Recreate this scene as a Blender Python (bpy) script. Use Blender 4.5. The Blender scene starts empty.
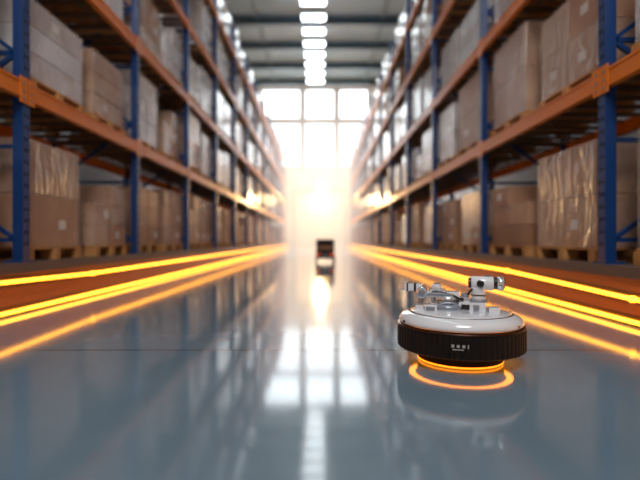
import bpy, math, random
from mathutils import Vector, Matrix
random.seed(7)
S = bpy.context.scene
COL = S.collection
S.view_settings.view_transform='Standard'

# ---------------------------------------------------------------- materials
def mat(name, color=(.5,.5,.5), rough=.5, metal=0, emis=None, estr=0, coat=0, spec=.5,
        var=None, vscale=5, bump=0, bscale=30, alpha=1, stretch=None):
    m = bpy.data.materials.new(name); m.use_nodes = True
    nt = m.node_tree; b = nt.nodes['Principled BSDF']
    b.inputs['Base Color'].default_value = (*color,1)
    b.inputs['Roughness'].default_value = rough
    b.inputs['Metallic'].default_value = metal
    b.inputs['Coat Weight'].default_value = coat
    b.inputs['Coat Roughness'].default_value = .12
    b.inputs['Specular IOR Level'].default_value = spec
    b.inputs['Alpha'].default_value = alpha
    if emis:
        b.inputs['Emission Color'].default_value = (*emis,1)
        b.inputs['Emission Strength'].default_value = estr
    tc = nt.nodes.new('ShaderNodeTexCoord')
    if var:
        n = nt.nodes.new('ShaderNodeTexNoise'); n.inputs['Scale'].default_value = vscale
        n.inputs['Detail'].default_value = 4
        r = nt.nodes.new('ShaderNodeValToRGB')
        r.color_ramp.elements[0].position=.35; r.color_ramp.elements[1].position=.65
        r.color_ramp.elements[0].color=(*color,1); r.color_ramp.elements[1].color=(*var,1)
        nt.links.new(tc.outputs['Object'], n.inputs['Vector'])
        nt.links.new(n.outputs['Fac'], r.inputs['Fac'])
        nt.links.new(r.outputs['Color'], b.inputs['Base Color'])
    if bump:
        n2 = nt.nodes.new('ShaderNodeTexNoise'); n2.inputs['Scale'].default_value=bscale
        n2.inputs['Detail'].default_value=3; n2.inputs['Distortion'].default_value=1.2
        mp = nt.nodes.new('ShaderNodeMapping')
        mp.inputs['Scale'].default_value = stretch or (1,1,1)
        bp = nt.nodes.new('ShaderNodeBump'); bp.inputs['Strength'].default_value=bump
        bp.inputs['Distance'].default_value=.05
        nt.links.new(tc.outputs['Object'], mp.inputs['Vector'])
        nt.links.new(mp.outputs['Vector'], n2.inputs['Vector'])
        nt.links.new(n2.outputs['Fac'], bp.inputs['Height'])
        nt.links.new(bp.outputs['Normal'], b.inputs['Normal'])
    return m

M_card  = mat('cardboard_brown', (.40,.18,.085), .45, var=(.48,.25,.13), vscale=2.5)
M_card2 = mat('cardboard_dark', (.26,.115,.055), .45, var=(.33,.165,.09), vscale=3)
ST=(1,1,.45)
M_wrapA = mat('wrapped_carton_grey', (.44,.36,.34), .2, coat=1, var=(.66,.60,.59), vscale=2.2, bump=1, bscale=6,stretch=ST)
M_wrapB = mat('wrapped_carton_tan', (.40,.21,.12), .25, coat=1, var=(.54,.35,.24), vscale=2.2, bump=1, bscale=6,stretch=ST)
M_wrapC = mat('wrapped_carton_pale', (.58,.57,.60), .18, coat=1, var=(.84,.85,.89), vscale=2, bump=1, bscale=5,stretch=ST)
M_film  = mat('stretch_film', (.92,.92,.95), .08, alpha=.26, bump=1.0, bscale=5,stretch=ST,spec=1)
M_filmb = mat('stretch_film_clear', (.88,.78,.70), .08, alpha=.13, bump=1.0, bscale=5,stretch=ST,spec=1)
M_label = mat('label_paper', (.7,.68,.65), .5)
M_tape  = mat('packing_tape', (.45,.31,.19), .2)
M_wood  = mat('pallet_wood', (.46,.20,.06), .7, var=(.56,.29,.10), vscale=6)
M_blue  = mat('rack_blue_steel', (.006,.045,.18), .35, coat=.2)
M_orng  = mat('rack_orange_steel', (.78,.20,.012), .38, spec=.4, coat=.15)
M_slat  = mat('deck_steel', (.14,.08,.04), .5, metal=.4)
M_steel = mat('bolt_steel', (.5,.5,.5), .3, metal=1)
M_plat  = mat('platform_face', (.36,.13,.045), .35)
M_cap   = mat('platform_cap', (.13,.085,.07), .45)
M_strip = mat('led_strip', (1,.5,.1), .4, emis=(1,.34,.015), estr=6.5)
M_chan  = mat('led_channel', (.12,.08,.05), .35, metal=.6)
M_white = mat('robot_white_shell', (.76,.81,.88), .12, coat=.8)
M_chrome= mat('robot_polished_metal', (.80,.82,.86), .14, metal=.75)
M_grey  = mat('robot_grey', (.30,.34,.40), .25, metal=.4)
M_black = mat('robot_rubber', (.006,.005,.005), .42, spec=.3)
M_base  = mat('robot_base_rubber', (.006,.005,.005), .6, spec=.15)
M_dark  = mat('robot_dark', (.008,.008,.010), .25, coat=.5)
M_bron  = mat('robot_bronze_trim', (.05,.018,.010), .3, metal=.6)
M_ug    = mat('underglow', (1,.4,.05), .4, emis=(1,.24,.012), estr=7)
M_ug2   = mat('underglow_rim', (1,.4,.05), .4, emis=(1,.26,.012), estr=2.0)
M_mark  = mat('marking_grey', (.40,.40,.40), .5)
M_wall  = mat('wall_paint', (.62,.64,.66), .7, var=(.66,.68,.70), vscale=.6)
M_ceil  = mat('ceiling_deck', (.12,.17,.20), .7, var=(.16,.21,.245), vscale=.5)
M_truss = mat('ceiling_steel', (.05,.08,.10), .5)
M_frame = mat('window_frame', (.35,.4,.45), .5)
M_pane  = mat('window_daylight', (.9,.95,1), .3, emis=(.86,.95,1), estr=4.2)
M_lamp  = mat('ceiling_panel', (.9,.95,1), .3, emis=(.82,.94,1), estr=6)
M_warm  = mat('warm_globe', (1,.8,.5), .3, emis=(1,.6,.22), estr=34)
M_red   = mat('tail_light', (.8,.05,.02), .3, emis=(1,.12,.03), estr=.5)
M_door  = mat('door_panel', (.85,.82,.78), .5)

def floor_mat():
    m = bpy.data.materials.new('polished_concrete'); m.use_nodes=True
    nt=m.node_tree; b=nt.nodes['Principled BSDF']; L=nt.links.new
    tc=nt.nodes.new('ShaderNodeTexCoord')
    n=nt.nodes.new('ShaderNodeTexNoise'); n.inputs['Scale'].default_value=1.3; n.inputs['Detail'].default_value=8
    r=nt.nodes.new('ShaderNodeValToRGB')
    r.color_ramp.elements[0].position=.3; r.color_ramp.elements[1].position=.7
    r.color_ramp.elements[0].color=(.14,.22,.29,1); r.color_ramp.elements[1].color=(.19,.275,.35,1)
    L(tc.outputs['Object'],n.inputs['Vector']); L(n.outputs['Fac'],r.inputs['Fac'])
    sp=nt.nodes.new('ShaderNodeSeparateXYZ'); L(tc.outputs['Object'],sp.inputs[0])
    def joint(sock, period, off, w):
        a=nt.nodes.new('ShaderNodeMath'); a.operation='ADD'; a.inputs[1].default_value=off; L(sock,a.inputs[0])
        p=nt.nodes.new('ShaderNodeMath'); p.operation='PINGPONG'; p.inputs[1].default_value=period/2; L(a.outputs[0],p.inputs[0])
        l=nt.nodes.new('ShaderNodeMath'); l.operation='LESS_THAN'; l.inputs[1].default_value=w; L(p.outputs[0],l.inputs[0])
        return l.outputs[0]
    j1=joint(sp.outputs['Y'],4.0,-2.52+8,.008)
    mx=nt.nodes.new('ShaderNodeMix'); mx.data_type='RGBA'
    L(j1,mx.inputs['Factor']); L(r.outputs['Color'],mx.inputs['A']); mx.inputs['B'].default_value=(.01,.02,.03,1)
    L(mx.outputs['Result'],b.inputs['Base Color'])
    n2=nt.nodes.new('ShaderNodeTexNoise'); n2.inputs['Scale'].default_value=3; n2.inputs['Detail'].default_value=6
    L(tc.outputs['Object'],n2.inputs['Vector'])
    mr=nt.nodes.new('ShaderNodeMapRange'); mr.inputs['To Min'].default_value=.07; mr.inputs['To Max'].default_value=.12
    L(n2.outputs['Fac'],mr.inputs['Value']); L(mr.outputs['Result'],b.inputs['Roughness'])
    b.inputs['Specular IOR Level'].default_value=1.0
    b.inputs['Coat Weight'].default_value=.25; b.inputs['Coat Roughness'].default_value=.04
    return m
M_floor=floor_mat()

# ---------------------------------------------------------------- mesh builder
class MB:
    def __init__(s): s.v=[]; s.f=[]; s.mi=[]; s.mats=[]; s.sm=[]
    def m(s,mt):
        if mt not in s.mats: s.mats.append(mt)
        return s.mats.index(mt)
    def add(s,vs,fs,mt,smooth=False):
        o=len(s.v); k=s.m(mt); s.v+= [tuple(p) for p in vs]
        for f in fs: s.f.append([i+o for i in f]); s.mi.append(k); s.sm.append(smooth)
    def box(s,x0,x1,y0,y1,z0,z1,mt,M=None):
        vs=[Vector((x,y,z)) for z in(z0,z1) for y in(y0,y1) for x in(x0,x1)]
        if M: vs=[M@p for p in vs]
        s.add(vs,[(0,2,3,1),(4,5,7,6),(0,1,5,4),(2,6,7,3),(0,4,6,2),(1,3,7,5)],mt)
    def bar(s,a,b,w,mt,h=None):
        a=Vector(a);b=Vector(b);d=(b-a);l=d.length
        M=Matrix.Translation(a)@d.to_track_quat('Z','Y').to_matrix().to_4x4()
        h=h or w
        s.box(-w/2,w/2,-h/2,h/2,0,l,mt,M)
    def lathe(s,prof,mt,n=64,M=None,smooth=True,close=True,rib=None):
        vs=[];fs=[];
        for j,(r,z) in enumerate(prof):
            for i in range(n):
                a=2*math.pi*i/n
                rr=r
                if rib and j in rib[0] and i%4 in (0,1): rr=r-rib[1]
                p=Vector((rr*math.cos(a),rr*math.sin(a),z)); vs.append(M@p if M else p)
        for j in range(len(prof)-1):
            for i in range(n):
                k=(i+1)%n
                fs.append((j*n+i,j*n+k,(j+1)*n+k,(j+1)*n+i))
        if close:
            fs.append(tuple(reversed(range(n)))); fs.append(tuple(range((len(prof)-1)*n,len(prof)*n)))
        s.add(vs,fs,mt,smooth)
    def cyl(s,a,b,r,mt,n=24,r2=None):
        a=Vector(a);b=Vector(b);d=b-a
        M=Matrix.Translation(a)@d.to_track_quat('Z','Y').to_matrix().to_4x4()
        l=d.length; r2=r if r2 is None else r2; e=min(r,l)*.12
        s.lathe([(r-e,0),(r,e),(r2,l-e),(r2-e,l)],mt,n,M)
    def torus(s,R,r,z,mt,n=64,k=10,c=(0,0)):
        vs=[];fs=[]
        for i in range(n):
            a=2*math.pi*i/n
            for j in range(k):
                b=2*math.pi*j/k
                vs.append((c[0]+(R+r*math.cos(b))*math.cos(a),c[1]+(R+r*math.cos(b))*math.sin(a),z+r*math.sin(b)))
        for i in range(n):
            for j in range(k):
                fs.append((i*k+j,((i+1)%n)*k+j,((i+1)%n)*k+(j+1)%k,i*k+(j+1)%k))
        s.add(vs,fs,mt,True)
    def tube(s,pts,r,mt,k=10):
        pts=[Vector(p) for p in pts]
        vs=[];fs=[]
        for i,p in enumerate(pts):
            t=(pts[min(i+1,len(pts)-1)]-pts[max(i-1,0)]).normalized()
            up=Vector((0,0,1)) if abs(t.z)<.9 else Vector((1,0,0))
            u=t.cross(up).normalized(); w=u.cross(t)
            for j in range(k):
                a=2*math.pi*j/k; vs.append(p+r*(math.cos(a)*u+math.sin(a)*w))
        for i in range(len(pts)-1):
            for j in range(k):
                fs.append((i*k+j,i*k+(j+1)%k,(i+1)*k+(j+1)%k,(i+1)*k+j))
        fs.append(tuple(range(k))); fs.append(tuple(range((len(pts)-1)*k,len(pts)*k)))
        s.add(vs,fs,mt,True)
    def obj(s,name,parent=None,loc=(0,0,0),rot=0,bevel=0):
        me=bpy.data.meshes.new(name); me.from_pydata(s.v,[],s.f)
        for mt in s.mats: me.materials.append(mt)
        me.polygons.foreach_set('material_index',s.mi)
        me.polygons.foreach_set('use_smooth',s.sm); me.update()
        o=bpy.data.objects.new(name,me); COL.objects.link(o)
        o.location=loc; o.rotation_euler=(0,0,rot)
        if parent: o.parent=parent
        if bevel:
            b=o.modifiers.new('bevel','BEVEL'); b.width=bevel; b.segments=2; b.limit_method='ANGLE'
        return o
def empty(name,loc=(0,0,0),rot=0):
    e=bpy.data.objects.new(name,None); COL.objects.link(e); e.location=loc; e.rotation_euler=(0,0,rot)
    e.empty_display_size=.2
    return e

# ---------------------------------------------------------------- room shell
Y0,Y1=-5.0,38.0; XW=6.2; ZC=13.4
b=MB(); b.box(-XW,XW,Y0,Y1,-.1,0,M_floor); b.obj('floor')
b=MB(); b.box(-XW-.2,XW+.2,Y0,Y1,ZC,ZC+.15,M_ceil)
b.obj('ceiling')
b=MB()
y=Y0+1; TR=[]
while y<Y1-.3:
    TR.append(y)
    b.box(-XW,XW,y-.09,y+.09,ZC-.42,ZC,M_truss)
    b.box(-XW,XW,y-.16,y+.16,ZC-.46,ZC-.42,M_truss)
    y+=3.4
for x in (-3.6,3.6): b.box(x-.06,x+.06,Y0,Y1,ZC-.22,ZC-.0,M_truss)
b.obj('trim_1')
b=MB(); b.box(-XW-.2,-XW,Y0,Y1,0,ZC,M_wall); b.obj('wall_left')
b=MB(); b.box(XW,XW+.2,Y0,Y1,0,ZC,M_wall); b.obj('wall_right')
b=MB(); b.box(-XW-.2,XW+.2,Y0-.2,Y0,0,ZC,M_wall); b.obj('wall_back')
# far wall with window openings
wx=[(-4.75,-1.65),(-1.2,1.15),(1.6,3.9)]
wz=[(6.7,10.15),(10.6,12.95)]
b=MB()
xs=sorted(set([-XW-.2,XW+.2]+[v for p in wx for v in p])); zs=sorted(set([0,ZC]+[v for p in wz for v in p]))
for i in range(len(xs)-1):
    for j in range(len(zs)-1):
        if (xs[i],xs[i+1]) in wx and (zs[j],zs[j+1]) in wz: continue
        b.box(xs[i],xs[i+1],Y1,Y1+.25,zs[j],zs[j+1],M_wall)
b.obj('wall_far')
n=0
for (x0,x1) in wx:
    for (z0,z1) in wz:
        n+=1; b=MB()
        b.box(x0,x1,Y1+.12,Y1+.14,z0,z1,M_pane)
        t=.06
        for a in ((x0,x0+t,z0,z1),(x1-t,x1,z0,z1),(x0,x1,z0,z0+t),(x0,x1,z1-t,z1)):
            b.box(a[0],a[1],Y1+.02,Y1+.12,a[2],a[3],M_frame)
        b.obj('window_%d'%n)
# roller door in far wall
b=MB()
for i in range(18): b.box(-2.0,2.0,Y1-.06-(.02 if i%2 else 0),Y1-.015,i*.25+.002,(i+1)*.25-.02,M_door)
b.box(-2.12,-2.0,Y1-.12,Y1-.012,0.002,4.6,M_frame);b.box(2.0,2.12,Y1-.12,Y1-.012,0.002,4.6,M_frame);b.box(-2.12,2.12,Y1-.3,Y1-.012,4.5,4.9,M_frame)
b.obj('door_1')

# ceiling panel lights (suspended row)
b=MB()
y=-3.5
while y<36.6:
    b.box(-.98,.28,y-.36,y+.36,ZC-.60,ZC-.57,M_lamp)
    b.box(-1.02,.32,y-.40,y+.40,ZC-.57,ZC-.50,M_frame)
    b.bar((-.35,y,ZC-.5),(-.35,y,ZC),.03,M_truss)
    y+=1.7
b.obj('ceiling_light_row')

# warm globe lamp hanging at the far end
b=MB()
prof=[(.62*math.sin(math.pi*i/16)+.001,3.55-.62*math.cos(math.pi*i/16)) for i in range(17)]
b.lathe(prof,M_warm,32,Matrix.Translation((0,35.0,0)))
b.bar((0,35,4.17),(0,35,ZC-.02),.05,M_wall)
b.obj('globe_lamp')

# ---------------------------------------------------------------- pallet loads
def load(b,x,y,z,w,d,h,kind,face,detail=True,rnd=random):
    def bx(x0,x1,y0,y1,z0,z1,m): b.box(x+x0,x+x1,y+y0,y+y1,z+z0,z+z1,m)
    pw=w/2+.03; pd=d/2+.03
    for yy in (-pw+.06,0,pw-.06):
        bx(-pd,pd,yy-.05,yy+.05,0,.02,M_wood)
        for xx in (-pd+.07,0,pd-.07): bx(xx-.07,xx+.07,yy-.05,yy+.05,.02,.1,M_wood)
    nb=6
    for i in range(nb):
        xx=-pd+(i+.5)*2*pd/nb; bx(xx-.06,xx+.06,-pw,pw,.1,.122,M_wood)
    mats={'brown':(M_card,M_card2),'grey':(M_wrapA,M_wrapC),'tan':(M_wrapB,M_card),'pale':(M_wrapC,M_wrapA)}[kind]
    ny=rnd.choice([1,2,2]) if kind!='brown' else 2
    nz=rnd.choice([2,3,3]); nx=2
    hh=h/nz; z0=.123
    dropped = rnd.random()<.30
    for k in range(nz):
        for j in range(ny):
            if k==nz-1 and dropped and j==0 and ny>1: continue
            for i in range(nx):
                g=.004+rnd.random()*.010
                a0=-d/2+i*d/nx+g; a1=-d/2+(i+1)*d/nx-g
                c0=-w/2+j*w/ny+g; c1=-w/2+(j+1)*w/ny-g
                m=mats[0] if rnd.random()<.72 else mats[1]
                bx(a0,a1,c0,c1,z0+k*hh+.002,z0+(k+1)*hh-.004,m)
                if (i==nx-1 and face>0) or (i==0 and face<0):
                    xf=a1 if face>0 else a0
                    zm=z0+k*hh
                    if kind=='brown':
                        bx(min(xf,xf+face*.003),max(xf,xf+face*.003),c0+.002,c1-.002,zm+hh*.80,zm+hh*.86,M_tape)
                    if rnd.random()<.35:
                        yl=c0+(c1-c0)*rnd.uniform(.3,.65)
                        bx(min(xf,xf+face*.004),max(xf,xf+face*.004),yl,yl+.12,zm+hh*.35,zm+hh*.35+.09,M_label)
    if detail:
        t=.007; F=M_filmb if kind in('brown','tan') else M_film
        lo = z0 if kind!='brown' else z0+ (hh if rnd.random()<.6 else 0)
        if dropped and ny>1:
            bx(-d/2-t,d/2+t,-w/2-t,w/2+t,lo,z0+(nz-1)*hh+.004,F)
            bx(-d/2-t,d/2+t,.0-t,w/2+t,z0+(nz-1)*hh+.006,z0+h+.004,F)
        else:
            bx(-d/2-t,d/2+t,-w/2-t,w/2+t,lo,z0+h+.004,F)

LEV=[.41,1.96,3.38,4.80,6.20]
kinds_lo=['brown','brown','brown','tan']; kinds_hi=['grey','pale','pale','grey','tan']
def build_side(side, X, start, pitch, nbays):
    s=side; face=-s
    ys=[start+pitch*(i-1) for i in range(nbays+1)]
    yend=ys[-1]
    D=1.15
    xf=X+.05+.06; xb=xf+D
    rack=empty('pallet_rack',(s*X,0,0))
    def P(xa): return s*xa - s*X
    def bxx(b,xa0,xa1,y0,y1,z0,z1,m):
        a,c=sorted((P(xa0),P(xa1))); b.box(a,c,y0,y1,z0,z1,m)
    b=MB(); top=7.0; hw=.045
    for yy in ys:
        for xa in (xf,xb):
            bxx(b,xa-.055,xa-.047,yy-hw,yy+hw,.43,top,M_blue)
            bxx(b,xa-.047,xa+.035,yy-hw,yy-hw+.008,.43,top,M_blue)
            bxx(b,xa-.047,xa+.035,yy+hw-.008,yy+hw,.43,top,M_blue)
            bxx(b,xa-.08,xa+.08,yy-.08,yy+.08,.41,.43,M_blue)
            if yy<12 and xa==xf:
                z=.55
                while z<4.2:
                    for dy in (-.02,.02):
                        bxx(b,xa-.057,xa-.055,yy+dy-.007,yy+dy+.007,z,z+.03,M_dark)
                    z+=.1
        z=.6;k=0
        while z<top-.9:
            a=(P(xf+.03),yy,z); c=(P(xb-.03),yy,z+.8)
            if k%2: a=(P(xb-.03),yy,z); c=(P(xf+.03),yy,z+.8)
            b.bar(a,c,.035,M_blue)
            b.bar((P(xf+.03),yy,z),(P(xb-.03),yy,z),.035,M_blue)
            z+=.8;k+=1
    b.obj('uprights',rack)
    b=MB(); bd=MB()
    for i in range(len(ys)-1):
        ya=ys[i]+.046; yb=ys[i+1]-.046
        for L in LEV[1:]:
            for xa in (xf-.035,xb+.0):
                bxx(b,xa-.025,xa+.03,ya,yb,L-.155,L-.01,M_orng)
                bxx(b,xa-.03,xa-.025,ya,yb,L-.03,L-.01,M_orng)
                bxx(b,xa-.03,xa-.025,ya,yb,L-.155,L-.135,M_orng)
            for yy,d in ((ys[i],1),(ys[i+1],-1)):
                y0,y1=sorted((yy+d*.005,yy+d*.10))
                bxx(b,xf-.068,xf-.0605,y0,y1,L-.20,L+.02,M_orng)
                if yy<12:
                    for dz in (-.16,-.1,-.03): bxx(b,xf-.073,xf-.068,yy+d*.05-.008,yy+d*.05+.008,L+dz-.01,L+dz+.01,M_steel)
            k=int((yb-ya)/.3)
            for q in range(k+1):
                y=ya+.05+(yb-ya-.1)*q/k
                bxx(bd,xf+.0,xb-.03,y-.04,y+.04,L-.03,L-.005,M_slat)
    b.obj('beams',rack); bd.obj('deck_slats',rack)
    b=MB()
    bxx(b,X,XW-.02,Y0+.02,yend+.4,.0,.33,M_plat)
    bxx(b,X-.03,XW-.02,Y0+.02,yend+.4,.33,.41,M_cap)
    b.obj('rack_platform',None,(s*X,0,0))
    mass=MB(); R=random.Random(11+s)
    for i in range(len(ys)-1):
        for li,L in enumerate(LEV):
            for q in range(2):
                yc=ys[i]+pitch*(.27+.46*q)+R.uniform(-.04,.04)
                w=pitch*.40*R.uniform(.78,1.0); dd=R.uniform(.88,1.0)
                if li==0: k=R.choice(kinds_lo); h=R.uniform(.72,1.0)
                else: k=R.choice(kinds_hi); h=R.uniform(.70,1.08)
                if li==4: h=R.uniform(.6,.95)
                if R.random()<.06 and ys[i]>5: continue
                xc=s*(xf+dd/2+.0+R.uniform(0,.08))
                near = (ys[i+1]<12.5 and li<3)
                if near:
                    b=MB(); load(b,0,0,0,w,dd,h,k,face,True,R)
                    b.obj('pallet_load',None,(xc,yc,L+.001),0,.005)
                else:
                    load(mass,xc,yc,L+.001,w,dd,h,k,face,False,R)
    mass.obj('stacked_pallet_loads')
    return rack
build_side(-1,2.46,3.96,2.45,13)
build_side( 1,2.20,3.70,2.80,12)

# ---------------------------------------------------------------- guide light strips
def strip(s,X,zpts,name):
    b=MB()
    pts=[(s*(X),y,z) for (y,z) in zpts]
    b.tube(pts,.015,M_strip,8)
    for (y,z) in zpts[1:-1]:
        b.lathe([(.016,-.022),(.023,-.016),(.023,.016),(.016,.022)],M_strip,16,Matrix.Translation((s*X,y,z)))
    for (p,q) in zip(pts[:-1],pts[1:]):
        b.bar((p[0]+s*.024,p[1],p[2]),(q[0]+s*.024,q[1],q[2]),.012,M_chan,.06)
    return b.obj(name)
E=34.5
strip(-1,2.46-.035,[(-4.5,.26),(3.4,.275),(4.94,.245),(E,.245)],'light_strip')
strip(-1,2.46-.035,[(-4.5,.032),(E,.032)],'light_strip')
strip( 1,2.20-.035,[(-4.5,.19),(3.2,.19),(5.35,.245),(E,.245)],'light_strip')
strip( 1,2.20-.035,[(-4.5,.032),(E,.032)],'light_strip')

# ---------------------------------------------------------------- round robot
RX,RY=.704,2.33
rot=math.atan2(-RY,-RX)+math.pi/2
R0=empty('inspection_robot',(RX,RY,0),rot); R0.scale=(.97,.97,.95)
b=MB()
b.lathe([(.19,.004),(.213,.014),(.216,.05),(.216,.086)],M_base,96)
b.obj('base',R0)
b=MB(); b.torus(.208,.006,.009,M_ug2,96)
b.lathe([(.225,.0738),(.290,.0738)],M_ug,96,None,True,False); b.obj('underglow_ring',R0)
b=MB()
N=288
b.lathe([(.20,.075),(.298,.073),(.310,.070),(.314,.074)],M_black,N,None,True,False)
b.lathe([(.314,.074),(.319,.077),(.319,.178),(.314,.182)],M_black,N,None,False,False,rib=((1,2),.006))
b.lathe([(.314,.182),(.318,.184),(.318,.191),(.308,.194)],M_bron,N,None,True,False)
b.obj('ribbed_bumper',R0)
b=MB()
b.lathe([(.300,.188),(.300,.198)],M_dark,96,None,True,False)
b.lathe([(.296,.197),(.306,.199),(.310,.205),(.309,.216),(.302,.230),(.288,.243),(.268,.252),(.262,.254)],M_white,128,None,True,False)
b.lathe([(.262,.254),(.260,.250),(.256,.250),(.254,.255)],M_dark,128,None,True,False)
b.lathe([(.254,.255),(.235,.260),(.16,.266),(.08,.268),(.002,.268)],M_white,128,None,True,True)
b.obj('body_shell',R0)
b=MB()
for a in (-150,-30,20,90,160):
    r=math.radians(a); M=Matrix.Rotation(r,4,'Z')@Matrix.Translation((.3055,0,.213))
    b.box(-.002,.006,-.012,.012,-.005,.005,M_dark,M)
b.obj('sensor_ports',R0)
b=MB()
def mk(u,z,w,h):
    a=-math.pi/2+u/.319
    M=Matrix.Rotation(a,4,'Z')@Matrix.Translation((.3195,0,z))
    b.box(-.004,.002,-w/2,w/2,-h/2,h/2,M_mark,M)
for u0 in (-.030,-.006,.018): mk(u0,.138,.013,.013)
mk(.038,.138,.005,.018); mk(-.006,.122,.050,.004)
b.obj('marking',R0)
# ---- folded arm and sensor turret
b=MB()
b.lathe([(.085,.264),(.088,.270),(.088,.284),(.078,.292),(.05,.294)],M_grey,48,Matrix.Translation((-.06,0,0)))
b.lathe([(.050,.294),(.056,.298),(.056,.326),(.048,.334),(.02,.336)],M_chrome,40,Matrix.Translation((-.06,0,0)))
b.torus(.0565,.003,.312,M_dark,40,8,(-.06,0))
b.obj('arm_turntable',R0)
b=MB()
b.box(-.20,.00,-.036,.036,.328,.358,M_white)
b.box(-.165,-.03,-.041,-.036,.336,.350,M_grey)
b.box(-.15,-.07,-.024,.024,.358,.370,M_chrome)
b.obj('upper_link',R0,bevel=.005)
b=MB()
b.cyl((-.19,-.05,.352),(-.19,.05,.352),.030,M_chrome)
b.cyl((-.19,-.057,.352),(-.19,-.05,.352),.018,M_grey)
b.box(-.255,-.19,-.028,.028,.358,.396,M_white)
b.box(-.232,-.220,-.030,.030,.356,.398,M_dark)
b.box(-.280,-.252,-.042,.042,.356,.398,M_white)
b.box(-.268,-.260,-.044,.044,.355,.399,M_dark)
b.box(-.312,-.278,-.042,-.018,.360,.394,M_chrome)
b.box(-.312,-.278,.018,.042,.360,.394,M_chrome)
b.cyl((-.115,0,.37),(-.115,0,.394),.026,M_white); b.cyl((-.115,0,.394),(-.115,0,.402),.016,M_grey)
b.obj('fore_link_and_gripper',R0,bevel=.003)
b=MB()
b.box(-.005,.125,-.055,.045,.264,.308,M_white)
b.box(.008,.048,-.061,-.055,.272,.298,M_dark)
b.box(.065,.095,-.061,-.055,.272,.298,M_grey)
b.box(.00,.05,-.03,.03,.308,.334,M_chrome)
b.box(.005,.02,-.034,-.03,.312,.330,M_dark)
b.cyl((.025,-.01,.334),(.025,-.01,.352),.018,M_grey)
b.box(-.17,-.11,-.10,-.05,.260,.294,M_white)
b.box(-.165,-.12,-.104,-.10,.266,.286,M_grey)
b.box(.14,.19,-.08,-.02,.260,.290,M_white)
b.box(-.22,-.18,-.06,0,.258,.286,M_white)
b.obj('control_box',R0,bevel=.004)
b=MB()
b.cyl((.092,0,.306),(.092,0,.320),.044,M_grey)
b.lathe([(.040,.318),(.035,.335),(.035,.372),(.040,.385)],M_white,32,Matrix.Translation((.092,0,0)))
b.torus(.0365,.003,.345,M_dark,32,8,(.092,0))
b.cyl((.056,0,.406),(.165,0,.406),.036,M_white)
b.cyl((.165,0,.406),(.182,0,.406),.030,M_dark); b.cyl((.182,0,.406),(.214,0,.406),.037,M_chrome)
b.cyl((.214,0,.406),(.219,0,.406),.025,M_dark)
b.cyl((.042,0,.406),(.056,0,.406),.026,M_dark)
b.cyl((.10,-.046,.406),(.10,-.030,.406),.018,M_dark)
b.box(.12,.15,-.012,.012,.436,.448,M_grey)
b.obj('sensor_turret',R0)
b=MB()
def arc(p,q,h,n=14):
    p=Vector(p);q=Vector(q)
    return [p.lerp(q,i/n)+Vector((0,0,h*math.sin(math.pi*i/n))) for i in range(n+1)]
b.tube(arc((-.16,-.03,.35),(.01,-.035,.318),.02),.006,M_dark)
b.tube(arc((.03,-.02,.322),(.075,-.02,.385),.012),.005,M_dark)
b.tube(arc((-.12,-.06,.285),(.0,-.045,.29),.014),.005,M_grey)
b.obj('cables',R0)

# ---------------------------------------------------------------- distant tug / cart vehicle
C0=empty('transport_cart',(.14,12.6,0))
b=MB()
b.box(-.25,.25,-.35,.35,.10,.30,M_dark); b.box(-.22,.22,-.30,.30,.30,.50,M_black)
b.box(-.245,-.20,-.32,-.28,.30,.62,M_dark); b.box(.20,.245,-.32,-.28,.30,.62,M_dark)
b.box(-.245,.245,-.32,-.28,.58,.62,M_dark); b.box(-.19,.19,-.31,-.30,.34,.46,M_card2)
b.box(-.20,.20,-.28,.28,.50,.58,M_black)
b.obj('chassis',C0,bevel=.015)
b=MB()
for x in (-.235,.235):
    for y in (-.24,.24): b.cyl((x-.03,y,.085),(x+.03,y,.085),.085,M_black)
b.obj('wheels',C0)
b=MB()
for x in (-.18,.18): b.box(x-.04,x+.04,-.365,-.352,.19,.25,M_red)
b.box(-.08,.08,-.362,-.352,.17,.21,M_grey)
b.obj('tail_lamps',C0)

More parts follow.
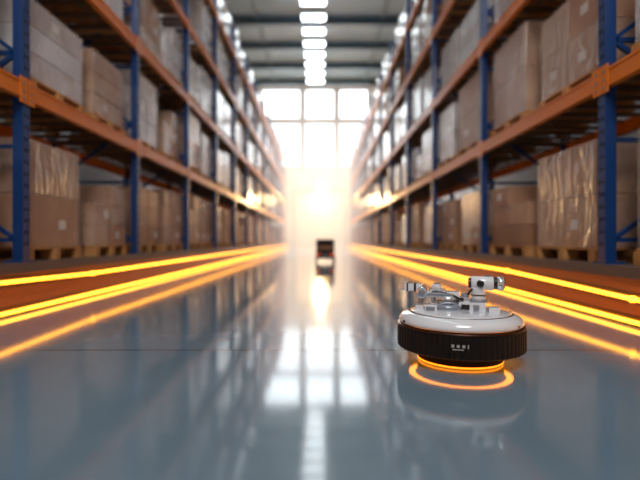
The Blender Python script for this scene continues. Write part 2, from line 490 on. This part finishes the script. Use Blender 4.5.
# ---------------------------------------------------------------- haze hanging low in the far part of the aisle
hm=bpy.data.materials.new('haze'); hm.use_nodes=True; nt=hm.node_tree; nt.nodes.clear()
o=nt.nodes.new('ShaderNodeOutputMaterial'); v=nt.nodes.new('ShaderNodeVolumeScatter')
v.inputs['Color'].default_value=(1,.95,.90,1); v.inputs['Density'].default_value=.055; v.inputs['Anisotropy'].default_value=.4
nt.links.new(v.outputs[0],o.inputs['Volume'])
b=MB(); b.box(-2.36,2.10,15.0,34.2,.005,5.6,hm); b.obj('haze')

# ---------------------------------------------------------------- lamps
def area(name,loc,size,energy,color,target,sy=None):
    l=bpy.data.lights.new(name,'AREA'); l.energy=energy; l.color=color; l.size=size
    if sy: l.shape='RECTANGLE'; l.size_y=sy
    o=bpy.data.objects.new(name,l); COL.objects.link(o); o.location=loc
    o.rotation_euler=(Vector(target)-Vector(loc)).to_track_quat('-Z','Y').to_euler()
    return o
for ty in TR:  # added fill lights, hidden behind the trusses, to brighten haze and far wall
    if 18<ty<35:
        l=bpy.data.lights.new('hidden_fill','AREA'); l.energy=760 if ty<31 else 260; l.color=(1,.97,.95); l.shape='RECTANGLE'
        l.size=6; l.size_y=.6; l.spread=math.radians(80)
        o=bpy.data.objects.new('hidden_fill',l); COL.objects.link(o); o.location=(0,ty+.5,ZC-.03)
area('fill_near',(0,-2.5,7.5),3,430,(1,.92,.85),(0,6,1.0))  # added fill light behind the camera for the near racks, no fixture
l=bpy.data.lights.new('globe_bulb','POINT'); l.energy=2500; l.color=(1,.56,.24); l.shadow_soft_size=.3
o=bpy.data.objects.new('globe_bulb',l); COL.objects.link(o); o.location=(0,34.3,3.55)
w=bpy.data.worlds.new('world'); S.world=w; w.use_nodes=True
w.node_tree.nodes['Background'].inputs[0].default_value=(.5,.65,.8,1); w.node_tree.nodes['Background'].inputs[1].default_value=.3

# ---------------------------------------------------------------- camera
c=bpy.data.cameras.new('camera'); c.lens=26; c.sensor_width=36
c.dof.use_dof=True; c.dof.focus_distance=2.2; c.dof.aperture_fstop=.8
co=bpy.data.objects.new('camera',c); COL.objects.link(co); co.location=(0,0,.6); co.rotation_euler=(math.pi/2,0,0)
S.camera=co
